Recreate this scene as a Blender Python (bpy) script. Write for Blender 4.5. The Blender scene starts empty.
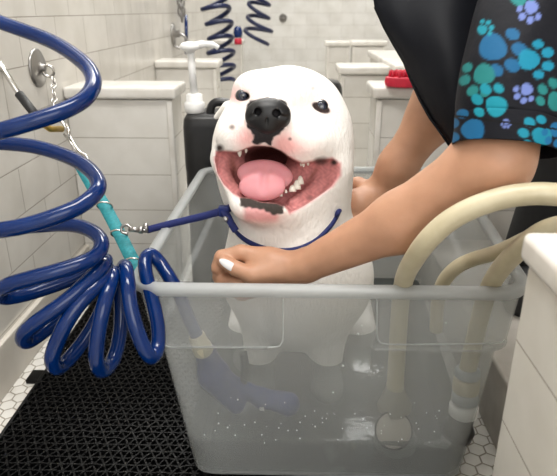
import bpy, math, random
import numpy as np
from mathutils import Vector, Matrix
random.seed(7); np.random.seed(7)
sc = bpy.context.scene
# ---------------------------------------------------------------- camera, world, lights
FPX = 575.0; PITCH = math.radians(21.63); YAW = math.radians(1.53); CAMZ = 0.67
cam = bpy.data.objects.new('camera', bpy.data.cameras.new('camera')); sc.collection.objects.link(cam)
cam.location = (0, 0, CAMZ); cam.rotation_euler = (math.pi/2 - PITCH, 0, YAW)
cam.data.sensor_fit = 'HORIZONTAL'; cam.data.sensor_width = 36; cam.data.lens = FPX/557*36
cam.data.clip_start = 0.02; cam.data.dof.use_dof = True; cam.data.dof.focus_distance = 0.84; cam.data.dof.aperture_fstop = 9
sc.camera = cam
w = bpy.data.worlds.new('world'); sc.world = w; w.use_nodes = True
w.node_tree.nodes['Background'].inputs[0].default_value = (1.0, .985, .96, 1); w.node_tree.nodes['Background'].inputs[1].default_value = .85
def area(name, loc, sx, sy, power, rot=(0, 0, 0), col=(1, .985, .955)):
    l = bpy.data.lights.new(name, 'AREA'); l.shape = 'RECTANGLE'; l.size = sx; l.size_y = sy; l.energy = power; l.color = col
    o = bpy.data.objects.new(name, l); sc.collection.objects.link(o); o.location = loc; o.rotation_euler = rot; return o
area('ceiling_lamp_light', (-.1, .35, 2.45), 1.2, .5, 27)
area('ceiling_lamp_light', (-.1, 1.9, 2.45), 1.2, .4, 22)
area('ceiling_lamp_light', (0, 3.5, 2.45), 1.2, .4, 26)
area('front_fill_light', (.6, -1.5, 1.5), 1.6, 1.2, 13, (math.radians(72), 0, math.radians(18)))  # added fill behind the camera, brightens the dog and near surfaces
vs = sc.view_settings; vs.view_transform = 'Standard'; vs.look = 'None'; vs.gamma = 1; vs.exposure = 0.58
try: vs.use_curve_mapping = False
except Exception: pass
try: sc.cycles.transparent_max_bounces = 24; sc.cycles.max_bounces = 12
except Exception: pass
# ---------------------------------------------------------------- geometry helpers
cy, sy_, cp, sp = math.cos(YAW), math.sin(YAW), math.cos(PITCH), math.sin(PITCH)
Fv = np.array([-sy_*cp, cy*cp, -sp]); Rv = np.array([cy, sy_, 0.]); Uv = np.cross(Rv, Fv)
CAM = np.array([0, 0, CAMZ]); RM = np.stack([Rv, Uv, Fv])          # rows: world = CAM + q @ RM
def C(px, py, D): return np.array([(px-278.5)/FPX*D, (238-py)/FPX*D, D])
def W(q): return CAM + np.asarray(q, float) @ RM
def P(px, py, D): return W(C(px, py, D))
def toq(p): return (np.asarray(p, float)-CAM) @ RM.T
def onz(px, py, z):
    d = (C(px, py, 1.0) @ RM); return CAM + d*((z-CAMZ)/d[2])
def onx(px, py, x):
    d = (C(px, py, 1.0) @ RM); return CAM + d*(x/d[0])
def ony(px, py, y):
    d = (C(px, py, 1.0) @ RM); return CAM + d*(y/d[1])
def props(o, label=None, cat=None, group=None, kind=None):
    if label: o['label'] = label
    if cat: o['category'] = cat
    if group: o['group'] = group
    if kind: o['kind'] = kind
    return o
def link(o, parent=None):
    sc.collection.objects.link(o)
    if parent is not None:
        o.parent = parent
        if parent.location.length > 0 or True: o.matrix_parent_inverse = Matrix.Translation(-rootloc(parent))
    return o
def rootloc(o):
    v = Vector(o.location)
    return v
def empty(name, loc, label, cat, group=None):
    e = bpy.data.objects.new(name, None); e.empty_display_size = .05; sc.collection.objects.link(e); e.location = [float(v) for v in loc]
    return props(e, label, cat, group)
def mesh(name, V, F, mat, parent=None, smooth=True, col=None, mats=None, fm=None):
    me = bpy.data.meshes.new(name)
    V = np.asarray(V, float)
    me.from_pydata([tuple(v) for v in V.tolist()] if len(V) < 200000 else V.tolist(), [], F if isinstance(F, list) else F.tolist())
    for m in (mats or [mat]): me.materials.append(m)
    if fm is not None: me.polygons.foreach_set('material_index', np.asarray(fm, np.int32))
    me.polygons.foreach_set('use_smooth', [bool(smooth)]*len(me.polygons))
    if col is not None:
        a = me.color_attributes.new('Col', 'FLOAT_COLOR', 'POINT')
        c = np.ones((len(V), 4)); c[:, :3] = col; a.data.foreach_set('color', c.ravel())
    me.update()
    return link(bpy.data.objects.new(name, me), parent)
class MB:
    def __init__(s): s.V = []; s.F = []
    def add(s, V, F):
        n = len(s.V); s.V += [tuple(v) for v in V]; s.F += [tuple(i+n for i in f) for f in F]; return s
    def box(s, c, d, rot=None, bev=0.0):
        c = np.array(c, float); d = np.array(d, float)/2
        if bev <= 0:
            V = np.array([[x, y, z] for x in (-1, 1) for y in (-1, 1) for z in (-1, 1)])*d
            F = [(0, 1, 3, 2), (4, 6, 7, 5), (0, 4, 5, 1), (2, 3, 7, 6), (0, 2, 6, 4), (1, 5, 7, 3)]
        else:
            import bmesh
            bm = bmesh.new(); bmesh.ops.create_cube(bm, size=2)
            for v in bm.verts: v.co = Vector((v.co.x*d[0], v.co.y*d[1], v.co.z*d[2]))
            bmesh.ops.bevel(bm, geom=list(bm.edges), offset=bev, segments=3, affect='EDGES', profile=.6)
            bm.verts.ensure_lookup_table(); V = np.array([v.co[:] for v in bm.verts]); F = [tuple(v.index for v in f.verts) for f in bm.faces]; bm.free()
        if rot is not None: V = V @ np.array(rot).T
        return s.add(V+c, F)
    def tube(s, pts, r, n=14, caps=True, closed=False, flat=None):
        pts = [np.array(p, float) for p in pts]; N = len(pts)
        rs = r if hasattr(r, '__len__') else [r]*N
        T = []
        for i in range(N):
            a = pts[(i-1) % N] if (closed or i > 0) else pts[i]; b = pts[(i+1) % N] if (closed or i < N-1) else pts[i]
            t = b-a; T.append(t/(np.linalg.norm(t)+1e-12))
        u = np.cross(T[0], [0, 0, 1.]);
        if np.linalg.norm(u) < .1: u = np.cross(T[0], [1., 0, 0])
        u /= np.linalg.norm(u); V = []
        for i in range(N):
            u = u-T[i]*np.dot(u, T[i]); u /= np.linalg.norm(u)+1e-12; v = np.cross(T[i], u)
            for k in range(n):
                a = 2*math.pi*k/n; V.append(pts[i]+rs[i]*(math.cos(a)*u+math.sin(a)*v))
        F = []
        for i in range(N if closed else N-1):
            j = (i+1) % N
            for k in range(n):
                l = (k+1) % n; F.append((i*n+k, i*n+l, j*n+l, j*n+k))
        if caps and not closed:
            F.append(tuple(range(n))[::-1]); F.append(tuple((N-1)*n+k for k in range(n)))
        return s.add(V, F)
    def lathe(s, base, axis, prof, n=28):
        axis = np.array(axis, float); axis /= np.linalg.norm(axis); base = np.array(base, float)
        u = np.cross(axis, [0, 0, 1.]);
        if np.linalg.norm(u) < .1: u = np.cross(axis, [1., 0, 0])
        u /= np.linalg.norm(u); v = np.cross(axis, u); V = []; m = len(prof)
        for r, h in prof:
            for k in range(n):
                a = 2*math.pi*k/n; V.append(base+axis*h+r*(math.cos(a)*u+math.sin(a)*v))
        F = [(i*n+k, i*n+(k+1) % n, (i+1)*n+(k+1) % n, (i+1)*n+k) for i in range(m-1) for k in range(n)]
        F.append(tuple(range(n))[::-1]); F.append(tuple((m-1)*n+k for k in range(n)))
        return s.add(V, F)
    def ribbon(s, pts, wid, th, up):
        """strap: rectangular section, up = width direction"""
        pts = [np.array(p, float) for p in pts]; V = []
        for i, p in enumerate(pts):
            t = pts[min(i+1, len(pts)-1)]-pts[max(i-1, 0)]; t /= np.linalg.norm(t)
            wv = np.array(up, float); wv = wv-t*np.dot(wv, t); wv /= np.linalg.norm(wv); nv = np.cross(t, wv)
            for a, b in ((-1, -1), (1, -1), (1, 1), (-1, 1)): V.append(p+wv*a*wid/2+nv*b*th/2)
        F = []
        for i in range(len(pts)-1):
            for k in range(4): F.append((i*4+k, i*4+(k+1) % 4, (i+1)*4+(k+1) % 4, (i+1)*4+k))
        F += [(3, 2, 1, 0), tuple(len(V)-4+k for k in range(4))]
        return s.add(V, F)
    def build(s, name, mat, parent=None, smooth=True): return mesh(name, s.V, s.F, mat, parent, smooth)
def autos(o, ang=40):
    o.data.set_sharp_from_angle(angle=math.radians(ang)); return o
def spline(ctrl, per=10):
    c = [np.array(p, float) for p in ctrl]; c = [2*c[0]-c[1]]+c+[2*c[-1]-c[-2]]; out = []
    for i in range(1, len(c)-2):
        p0, p1, p2, p3 = c[i-1:i+3]
        for k in range(per):
            t = k/per
            out.append(.5*((2*p1)+(-p0+p2)*t+(2*p0-5*p1+4*p2-p3)*t*t+(-p0+3*p1-3*p2+p3)*t**3))
    out.append(c[-2]); return out
def resmooth(pts, it=3):
    pts = [p.copy() for p in pts]
    for _ in range(it):
        pts = [pts[0]]+[(pts[i-1]+2*pts[i]+pts[i+1])/4 for i in range(1, len(pts)-1)]+[pts[-1]]
    return pts
# ---------------------------------------------------------------- signed-distance modelling (closed solids, naive surface nets)
def ell(px, py, D, rx, ry, rz, rot=0, sc_=1):
    c = C(px, py, D); r = np.array([rx*D/FPX, ry*D/FPX, rz]); ca, sa = math.cos(math.radians(rot)), math.sin(math.radians(rot))
    def f(q):
        d = q-c; x = d[:, 0]*ca+d[:, 1]*sa; y = -d[:, 0]*sa+d[:, 1]*ca; z = d[:, 2]
        k0 = np.sqrt((x/r[0])**2+(y/r[1])**2+(z/r[2])**2); k1 = np.sqrt((x/r[0]**2)**2+(y/r[1]**2)**2+(z/r[2]**2)**2)+1e-9
        return k0*(k0-1)/k1
    return f
def ellW(p, r):
    c = np.array(p, float); r = np.array(r, float)
    def f(q):
        d = (CAM+q@RM)-c; k0 = np.sqrt(((d/r)**2).sum(1)); k1 = np.sqrt(((d/r**2)**2).sum(1))+1e-9
        return k0*(k0-1)/k1
    return f
def cap(a, b, ra, rb):
    a = np.array(a, float); b = np.array(b, float); ab = b-a; L = float(ab@ab)+1e-12
    def f(q):
        t = np.clip(((q-a)@ab)/L, 0, 1); d = q-a-t[:, None]*ab
        return np.sqrt((d**2).sum(1))-(ra+(rb-ra)*t)
    return f
def capp(a, b, ra, rb):                                             # px,py,D ends, radii in px at that depth
    return cap(C(*a), C(*b), ra*a[2]/FPX, rb*b[2]/FPX)
def polyd(px, py, poly):
    poly = np.array(poly, float); n = len(poly); d = np.full(px.shape, 1e9); ins = np.zeros(px.shape, bool)
    for i in range(n):
        a = poly[i]; b = poly[(i+1) % n]; e = b-a; wx = px-a[0]; wy = py-a[1]
        t = np.clip((wx*e[0]+wy*e[1])/(e@e+1e-9), 0, 1); d = np.minimum(d, (wx-t*e[0])**2+(wy-t*e[1])**2)
        c = ((a[1] > py) != (b[1] > py)) & (px < (b[0]-a[0])*(py-a[1])/((b[1]-a[1])+1e-12)+a[0]); ins ^= c
    return np.where(ins, -1, 1)*np.sqrt(d)
def smin(a, b, k):
    h = np.maximum(k-np.abs(a-b), 0)/k; return np.minimum(a, b)-h*h*k*.25
def smax(a, b, k): return -smin(-a, -b, k)
def comp(ops):
    def f(q):
        v = None
        for op, g, k in ops:
            w_ = g(q)
            if v is None: v = w_
            elif op == 'u': v = smin(v, w_, k)
            else: v = smax(v, -w_, k)
        return v
    return f
def nets(f, lo, hi, h):
    lo = np.array(lo, float); hi = np.array(hi, float); B = 4
    nb = np.ceil((hi-lo)/(h*B)).astype(int)+1; n = nb*B
    gc = np.stack(np.meshgrid(*[lo[i]+(np.arange(nb[i])+.5)*B*h for i in range(3)], indexing='ij'), -1).reshape(-1, 3)
    vc = np.concatenate([f(gc[i:i+200000]) for i in range(0, len(gc), 200000)])
    near = (np.abs(vc) < B*h*1.9).reshape(nb)
    V = np.repeat(np.repeat(np.repeat(vc.reshape(nb), B, 0), B, 1), B, 2)
    idx = np.argwhere(np.repeat(np.repeat(np.repeat(near, B, 0), B, 1), B, 2))
    pts = lo+(idx+.5)*h; val = np.concatenate([f(pts[i:i+300000]) for i in range(0, len(pts), 300000)])
    V[idx[:, 0], idx[:, 1], idx[:, 2]] = val
    S = V < 0
    corners = [(i, j, k) for i in (0, 1) for j in (0, 1) for k in (0, 1)]
    sl = lambda A, c: A[c[0]:n[0]-1+c[0], c[1]:n[1]-1+c[1], c[2]:n[2]-1+c[2]]
    cnt = sum(sl(S, c).astype(np.int8) for c in corners); act = (cnt > 0) & (cnt < 8)
    ci = np.argwhere(act); vid = -np.ones(act.shape, np.int64); vid[tuple(ci.T)] = np.arange(len(ci))
    acc = np.zeros((len(ci), 3)); num = np.zeros(len(ci))
    for a in corners:
        for ax in range(3):
            if a[ax]: continue
            b = list(a); b[ax] = 1; ia = ci+np.array(a); ib = ci+np.array(b)
            va = V[tuple(ia.T)]; vb = V[tuple(ib.T)]; m = (va < 0) != (vb < 0)
            t = np.where(m, va/(va-vb+1e-20), 0); p = np.array(a)+np.zeros((len(ci), 3)); p[:, ax] += t
            acc[m] += p[m]; num += m
    vert = lo+(ci+acc/num[:, None]+.5)*h; F = []
    for ax in range(3):
        u, v = (ax+1) % 3, (ax+2) % 3
        s0 = [slice(1, n[i]-1) for i in range(3)]; s0[ax] = slice(0, n[ax]-1); s1 = list(s0); s1[ax] = slice(1, n[ax])
        A = S[tuple(s0)]; Bq = S[tuple(s1)]; off = np.array([x.start for x in s0])
        for sgn, m in ((1, A & ~Bq), (0, ~A & Bq)):
            e = np.argwhere(m)+off
            if not len(e): continue
            du = np.eye(3, dtype=int)[u]; dv = np.eye(3, dtype=int)[v]
            q = [vid[tuple((e+o).T)] for o in (-du-dv, -dv, 0*du, -du)]
            q = np.stack(q, 1)
            F.append(q if sgn else q[:, ::-1])
    F = np.concatenate(F); F = F[(F >= 0).all(1)]
    return vert, F
def relax(V, F, it=2, lam=.5):
    E = np.concatenate([F[:, [0, 1]], F[:, [1, 2]], F[:, [2, 3]], F[:, [3, 0]]])
    for _ in range(it):
        s = np.zeros_like(V); c = np.zeros(len(V))
        for k in range(3):
            s[:, k] = np.bincount(E[:, 0], V[E[:, 1], k], len(V))+np.bincount(E[:, 1], V[E[:, 0], k], len(V))
        c = np.bincount(E[:, 0], minlength=len(V))+np.bincount(E[:, 1], minlength=len(V))
        V = V+lam*(s/np.maximum(c, 1)[:, None]-V)
    return V
def surfD(f, px, py, D0=.6, D1=1.2):
    """first depth along the line through px,py where the solid f begins"""
    d = D0; dir_ = C(px, py, 1.0)
    for _ in range(400):
        v = float(f((dir_*d)[None])[0])
        if v < 2e-4: return d
        d += max(v*.6, 3e-4)
        if d > D1: return None
    return None
# ---------------------------------------------------------------- material helpers
def mat(name, col=(.8, .8, .8), rough=.5, metal=0, spec=.5, **kw):
    m = bpy.data.materials.new(name); m.use_nodes = True; b = m.node_tree.nodes['Principled BSDF']
    b.inputs['Base Color'].default_value = (*col, 1); b.inputs['Roughness'].default_value = rough; b.inputs['Metallic'].default_value = metal
    b.inputs['Specular IOR Level'].default_value = spec
    for k, v in kw.items(): b.inputs[k.replace('_', ' ')].default_value = v
    return m
def N(m, t, **kw):
    n = m.node_tree.nodes.new(t)
    for k, v in kw.items(): setattr(n, k, v)
    return n
def L(m, a, b): m.node_tree.links.new(a, b)
def bump(m, height, strength=.3, dist=.001):
    b = N(m, 'ShaderNodeBump'); b.inputs['Strength'].default_value = strength; b.inputs['Distance'].default_value = dist
    L(m, height, b.inputs['Height']); L(m, b.outputs[0], m.node_tree.nodes['Principled BSDF'].inputs['Normal']); return b
def noise(m, scale, detail=3, vec=None):
    n = N(m, 'ShaderNodeTexNoise'); n.inputs['Scale'].default_value = scale; n.inputs['Detail'].default_value = detail
    if vec is None: vec = N(m, 'ShaderNodeTexCoord').outputs['Object']
    L(m, vec, n.inputs['Vector']); return n
def ramp(m, fac, stops):
    r = N(m, 'ShaderNodeValToRGB'); cr = r.color_ramp
    while len(cr.elements) < len(stops): cr.elements.new(.5)
    for e, (p, c) in zip(cr.elements, stops): e.position = p; e.color = (*c, 1)
    L(m, fac, r.inputs[0]); return r
def nmat(name, c1, c2, scale, rough=.5, bs=0, bd=.001, **kw):
    m = mat(name, c1, rough, **kw); n = noise(m, scale, 5); r = ramp(m, n.outputs[0], [(.3, c1), (.7, c2)])
    L(m, r.outputs[0], m.node_tree.nodes['Principled BSDF'].inputs['Base Color'])
    if bs: bump(m, n.outputs[0], bs, bd)
    return m
def tile_mat(name, axes, base=(.60, .575, .53), grout=(.36, .33, .285), off=(0, 0), bw=.19, rh=.0925, rough=.22, stag=.5):
    m = mat(name, base, rough); tc = N(m, 'ShaderNodeTexCoord'); sep = N(m, 'ShaderNodeSeparateXYZ'); cmb = N(m, 'ShaderNodeCombineXYZ')
    L(m, tc.outputs['Object'], sep.inputs[0])
    for i, a in enumerate(axes):
        ad = N(m, 'ShaderNodeMath', operation='ADD'); ad.inputs[1].default_value = off[i]; L(m, sep.outputs[a], ad.inputs[0]); L(m, ad.outputs[0], cmb.inputs[i])
    br = N(m, 'ShaderNodeTexBrick'); br.offset = stag; br.inputs['Scale'].default_value = 1; br.inputs['Brick Width'].default_value = bw; br.inputs['Row Height'].default_value = rh
    br.inputs['Mortar Size'].default_value = .0011; br.inputs['Mortar Smooth'].default_value = .3; br.inputs['Bias'].default_value = 0
    br.inputs['Color1'].default_value = (*base, 1); br.inputs['Color2'].default_value = (*[c*1.06 for c in base], 1); br.inputs['Mortar'].default_value = (*grout, 1)
    L(m, cmb.outputs[0], br.inputs['Vector'])
    n1 = noise(m, 9, 6); r1 = ramp(m, n1.outputs[0], [(.35, (.86, .85, .83)), (.62, (1, 1, 1))])
    mx = N(m, 'ShaderNodeMix', data_type='RGBA', blend_type='MULTIPLY'); mx.inputs[0].default_value = .8
    L(m, br.outputs['Color'], mx.inputs[6]); L(m, r1.outputs[0], mx.inputs[7])
    L(m, mx.outputs[2], m.node_tree.nodes['Principled BSDF'].inputs['Base Color'])
    inv = N(m, 'ShaderNodeMath', operation='SUBTRACT'); inv.inputs[0].default_value = 1; L(m, br.outputs['Fac'], inv.inputs[1])
    wav = noise(m, 5, 2); ad = N(m, 'ShaderNodeMath', operation='MULTIPLY_ADD'); ad.inputs[1].default_value = 2.0
    L(m, wav.outputs[0], ad.inputs[0]); L(m, inv.outputs[0], ad.inputs[2]); bump(m, ad.outputs[0], .55, .0015)
    return m
def hex_mat():
    m = mat('hex_mosaic', rough=.35); nt = m.node_tree
    tc = N(m, 'ShaderNodeTexCoord')
    def vm(op, a, b=None):
        n = N(m, 'ShaderNodeVectorMath', operation=op)
        for i, x in enumerate((a, b)):
            if x is None: continue
            if isinstance(x, tuple): n.inputs[i].default_value = x
            else: L(m, x, n.inputs[i])
        return n.outputs[0]
    s = 1/.0265
    p = vm('MULTIPLY', tc.outputs['Object'], (s, s, 0)); p = vm('ADD', p, (100, 100*math.sqrt(3), 0))
    a = vm('SUBTRACT', vm('MODULO', p, (1, math.sqrt(3), 1)), (.5, math.sqrt(3)/2, 0))
    b = vm('SUBTRACT', vm('MODULO', vm('ADD', p, (.5, math.sqrt(3)/2, 0)), (1, math.sqrt(3), 1)), (.5, math.sqrt(3)/2, 0))
    def hd(v):
        v = vm('ABSOLUTE', v); se = N(m, 'ShaderNodeSeparateXYZ'); L(m, v, se.inputs[0])
        d = N(m, 'ShaderNodeVectorMath', operation='DOT_PRODUCT'); L(m, v, d.inputs[0]); d.inputs[1].default_value = (.5, math.sqrt(3)/2, 0)
        mx = N(m, 'ShaderNodeMath', operation='MAXIMUM'); L(m, se.outputs[0], mx.inputs[0]); L(m, d.outputs['Value'], mx.inputs[1]); return mx.outputs[0]
    mn = N(m, 'ShaderNodeMath', operation='MINIMUM'); L(m, hd(a), mn.inputs[0]); L(m, hd(b), mn.inputs[1])
    r = ramp(m, mn.outputs[0], [(.435, (.70, .68, .64)), (.465, (.30, .27, .22))])
    n1 = noise(m, 30, 4); r1 = ramp(m, n1.outputs[0], [(.3, (.8, .79, .77)), (.65, (1, 1, 1))])
    mx = N(m, 'ShaderNodeMix', data_type='RGBA', blend_type='MULTIPLY'); mx.inputs[0].default_value = .8
    L(m, r.outputs[0], mx.inputs[6]); L(m, r1.outputs[0], mx.inputs[7]); L(m, mx.outputs[2], nt.nodes['Principled BSDF'].inputs['Base Color'])
    r2 = ramp(m, mn.outputs[0], [(.43, (1, 1, 1)), (.47, (0, 0, 0))]); bump(m, r2.outputs[0], .5, .001)
    return m
def plastic(name, col, tr, rough=.25, scatter=(.9, .9, .9), bumps=None):
    """milky see-through plastic: part of the light goes straight through, part is scattered"""
    m = mat(name, col, rough); nt = m.node_tree; b = nt.nodes['Principled BSDF']; out = nt.nodes['Material Output']
    t = N(m, 'ShaderNodeBsdfTransparent'); t.inputs[0].default_value = (*scatter, 1); tl = N(m, 'ShaderNodeBsdfTranslucent'); tl.inputs[0].default_value = (*col, 1)
    a = N(m, 'ShaderNodeMixShader'); a.inputs[0].default_value = .45; L(m, b.outputs[0], a.inputs[1]); L(m, tl.outputs[0], a.inputs[2])
    c = N(m, 'ShaderNodeMixShader'); L(m, a.outputs[0], c.inputs[1]); L(m, t.outputs[0], c.inputs[2])
    n = noise(m, 14, 5); mr = N(m, 'ShaderNodeMapRange'); mr.inputs[1].default_value = .3; mr.inputs[2].default_value = .7
    mr.inputs[3].default_value = tr-.02; mr.inputs[4].default_value = min(tr+.02, 1); L(m, n.outputs[0], mr.inputs[0]); L(m, mr.outputs[0], c.inputs[0])
    L(m, c.outputs[0], out.inputs[0]); return m
def colattr_mat(name, rough, spec=.4, sss=0, bsc=400, bs=.2, bd=.0006, stretch=None):
    m = mat(name, rough=rough, spec=spec); b = m.node_tree.nodes['Principled BSDF']
    a = N(m, 'ShaderNodeVertexColor', layer_name='Col'); L(m, a.outputs[0], b.inputs['Base Color'])
    if sss: b.inputs['Subsurface Weight'].default_value = sss; b.inputs['Subsurface Radius'].default_value = (.9, .35, .2); b.inputs['Subsurface Scale'].default_value = .008
    vec = None
    if stretch:
        mp = N(m, 'ShaderNodeMapping'); mp.inputs['Scale'].default_value = stretch; L(m, N(m, 'ShaderNodeTexCoord').outputs['Object'], mp.inputs[0]); vec = mp.outputs[0]
    n = noise(m, bsc, 3, vec); bump(m, n.outputs[0], bs, bd); return m
M = {}
M['tile_yz'] = tile_mat('wall_tile_yz', (1, 2), off=(.045, -.0095), base=(.66, .635, .59))
M['tile_xz'] = tile_mat('wall_tile_xz', (0, 2), off=(.1, .0925*6-.473), bw=.6, stag=0, base=(.62, .60, .56))
M['tile_xz2'] = tile_mat('wall_tile_back', (0, 2), off=(0, 0), bw=.19, rh=.0925, base=(.70, .69, .66), grout=(.5, .48, .44), rough=.12)
M['tile_sd'] = tile_mat('partition_side_tile', (1, 2), off=(.35, .0925*6-.473), bw=.34, base=(.66, .64, .59))
M['cap'] = nmat('cap_stone', (.72, .70, .66), (.60, .57, .52), 22, .25, .15)
M['hex'] = hex_mat()
M['plaster'] = nmat('ceiling_paint', (.8, .8, .79), (.77, .77, .76), 3, .9)
M['base'] = nmat('baseboard_tile', (.60, .56, .50), (.50, .46, .40), 12, .35, .2)
M['curb'] = nmat('curb_stone', (.50, .47, .43), (.38, .35, .31), 18, .5, .2)
M['mat'] = mat('black_rubber', (.0022, .0022, .0024), .36, 0, .16)
M['blue'] = nmat('blue_hose', (.0005, .014, .085), (.0008, .020, .115), 30, .12, spec=.4)
M['bluedark'] = nmat('blue_vinyl', (.004, .015, .12), (.006, .022, .16), 60, .35)
M['beige'] = nmat('beige_hose', (.47, .41, .27), (.56, .50, .35), 40, .38, .3)
M['steel'] = mat('steel', (.62, .60, .57), .22, 1)
M['nickel'] = mat('dark_nickel', (.35, .34, .33), .3, 1)
M['rubber'] = mat('black_sleeve', (.015, .015, .016), .5)
M['teal'] = nmat('teal_webbing', (.01, .17, .20), (.02, .26, .29), 260, .7, .6, .0008)
M['navy'] = nmat('navy_vinyl', (.003, .008, .045), (.006, .014, .07), 60, .3)
M['lead'] = nmat('blue_webbing', (.004, .010, .085), (.008, .018, .13), 300, .7, .5, .0006)
M['jug'] = nmat('black_plastic', (.008, .008, .009), (.014, .014, .015), 20, .32)
M['white'] = nmat('white_plastic', (.8, .8, .79), (.74, .74, .73), 20, .35)
M['red'] = nmat('red_rubber', (.62, .02, .05), (.45, .01, .035), 60, .45)
M['brass'] = mat('brass', (.6, .42, .12), .3, 1)
M['gold'] = mat('gold', (.85, .62, .25), .25, 1)
M['bin'] = plastic('milky_bin_plastic', (.86, .88, .87), .77, scatter=(.84, .85, .85))
M['rim'] = plastic('bin_rim_plastic', (.72, .74, .74), .42)
M['greyfit'] = nmat('grey_fitting', (.30, .34, .38), (.38, .42, .45), 30, .4)
# ---------------------------------------------------------------- the room
def quadbox(name, c, d, m, kind='structure'):
    o = MB().box(c, d).build(name, m, smooth=False); return props(o, kind=kind)
quadbox('floor', (.6, 1.9, -.05), (3.4, 7.2, .1), M['hex'])
quadbox('wall_left', (-.595, 1.9, 1.2), (.1, 7.2, 2.6), M['tile_yz'])
quadbox('wall_back', (.6, 5.05, 1.2), (3.4, .1, 2.6), M['tile_xz2'])
quadbox('wall_right', (2.1, 1.9, 1.2), (.1, 7.2, 2.6), M['tile_yz'])
quadbox('ceiling', (.6, 1.9, 2.55), (3.4, 7.2, .1), M['plaster'])
props(MB().box((-.539, .35, .049), (.012, 2.3, .098), bev=.003).build('baseboard_left', M['base']), kind='structure')
props(autos(MB().box((.52, .90, .065), (.37, .93, .13), bev=.006).build('trim_1', M['curb'])), kind='structure')
def fmats(V, F):
    idx = []
    for f in F:
        a, b, c = (np.array(V[i]) for i in f[:3]); n = np.abs(np.cross(b-a, c-a)); idx.append(0 if n[1] >= max(n[0], n[2]) else 1)
    return idx
def partition(x0, x1, y0, y1, h, label, ov=.012, group='tiled half walls between the wash bays', lft=True, rgt=True):
    e = empty('tiled_partition', ((x0+x1)/2, (y0+y1)/2, 0), label, 'partition', group)
    b = MB().box(((x0+x1)/2, (y0+y1)/2, (h-.03)/2), (x1-x0, y1-y0, h-.03), bev=.004)
    mesh('tiled_body', b.V, b.F, None, e, True, mats=[M['tile_xz'], M['tile_sd']], fm=fmats(b.V, b.F)); autos(e.children[0], 30)
    a0 = x0-(ov if lft else 0); a1 = x1+(ov if rgt else 0)
    autos(MB().box(((a0+a1)/2, (y0+y1)/2, h-.014), (a1-a0, y1-y0+2*ov, .028), bev=.008).build('stone_cap', M['cap'], e), 50)
    # raised edging strips down the front corners
    for x, on in ((x0+.006, lft), (x1-.006, rgt)):
        if on: autos(MB().box((x, y0-.002, (h-.03)/2), (.014, .008, h-.032), bev=.003).build('corner_bead', M['cap'], e), 50)
    return e
partition(-.544, -.29, 1.38, 1.50, .502, 'left white tiled half wall nearest the blue coiled hose', lft=False)
partition(-.544, -.305, 2.32, 2.44, .487, 'left white tiled half wall directly behind the white pump head', lft=False)
partition(-.544, -.33, 3.75, 3.87, .50, 'farthest left half wall, behind the hanging dark coils', lft=False)
partition(.197, .60, 1.40, 1.52, .502, 'right tiled half wall with the red rubber brush on its cap', rgt=False)
partition(.165, .335, 2.10, 2.24, .487, 'right tiled half wall just behind the black container', rgt=False)
partition(.345, .75, 2.00, 2.75, .50, 'wide tiled half wall behind the red rubber brush')
partition(.19, .32, 3.55, 3.67, .50, 'narrow far half wall left of its twin, by back wall')
partition(.335, .52, 3.50, 3.62, .505, 'far half wall right of its narrow twin, by back wall')
partition(.60, 1.1, 3.45, 3.60, .525, 'far half wall beside the black apron edge', lft=True)
partition(.212, .62, .02, .478, .487, 'near right tiled half wall in the photo corner, hoses over it', ov=.007)
for i, y in enumerate((.35, 1.9, 3.5)):                              # the ceiling's lamp panels
    props(autos(MB().box((-.1, y, 2.482), (1.3, .55, .035), bev=.005).build('trim_%d' % (i+2), M['white'])), kind='structure')
# ---------------------------------------------------------------- rubber mat
def rubber_mat():
    e = empty('rubber_floor_mat', (-.13, .85, 0), 'black open-lattice rubber floor mat under the clear bin', 'mat')
    x0, x1, y0, y1 = -.488, .245, .30, 1.36
    MB().box(((x0+x1)/2, (y0+y1)/2, .002), (x1-x0, y1-y0, .003)).build('backing', M['mat'], e, False)
    b = MB(); nx = int((x1-x0)/.017); ny = int((y1-y0)/.015)
    for j in range(ny):
        for i in range(nx):
            cx = x0+.009+i*.017+(.0085 if j % 2 else 0); cy_ = y0+.008+j*.015
            if cx > x1-.006: continue
            for a in (60, -60, 0):
                t = math.radians(a); l = .0165; dx = math.cos(t)*l/2; dy = math.sin(t)*l/2; nxn = -math.sin(t)*.0022; nyn = math.cos(t)*.0022
                z = .0095+random.uniform(-.0008, .001)
                V = [(cx-dx-nxn, cy_-dy-nyn, .003), (cx+dx-nxn, cy_+dy-nyn, .003), (cx+dx+nxn, cy_+dy+nyn, .003), (cx-dx+nxn, cy_-dy+nyn, .003)]
                V += [(v[0]*.6+(cx+(-dx if k in (0, 3) else dx))*.4, v[1]*.6+(cy_+(-dy if k in (0, 3) else dy))*.4, z) for k, v in enumerate(V)]
                b.add(V, [(4, 5, 6, 7), (0, 1, 5, 4), (1, 2, 6, 5), (2, 3, 7, 6), (3, 0, 4, 7)])
    o = b.build('lattice', M['mat'], e, False); props(o, 'raised black rubber lattice')
    b = MB()
    for y in (.93, 1.25, .61): b.box((x0-.008, y, .005), (.03, .035, .009), bev=.002)
    b.box((x0+.003, (y0+y1)/2, .005), (.006, y1-y0, .010), bev=.002)
    b.build('edge_tabs', M['mat'], e)
rubber_mat()
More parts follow.
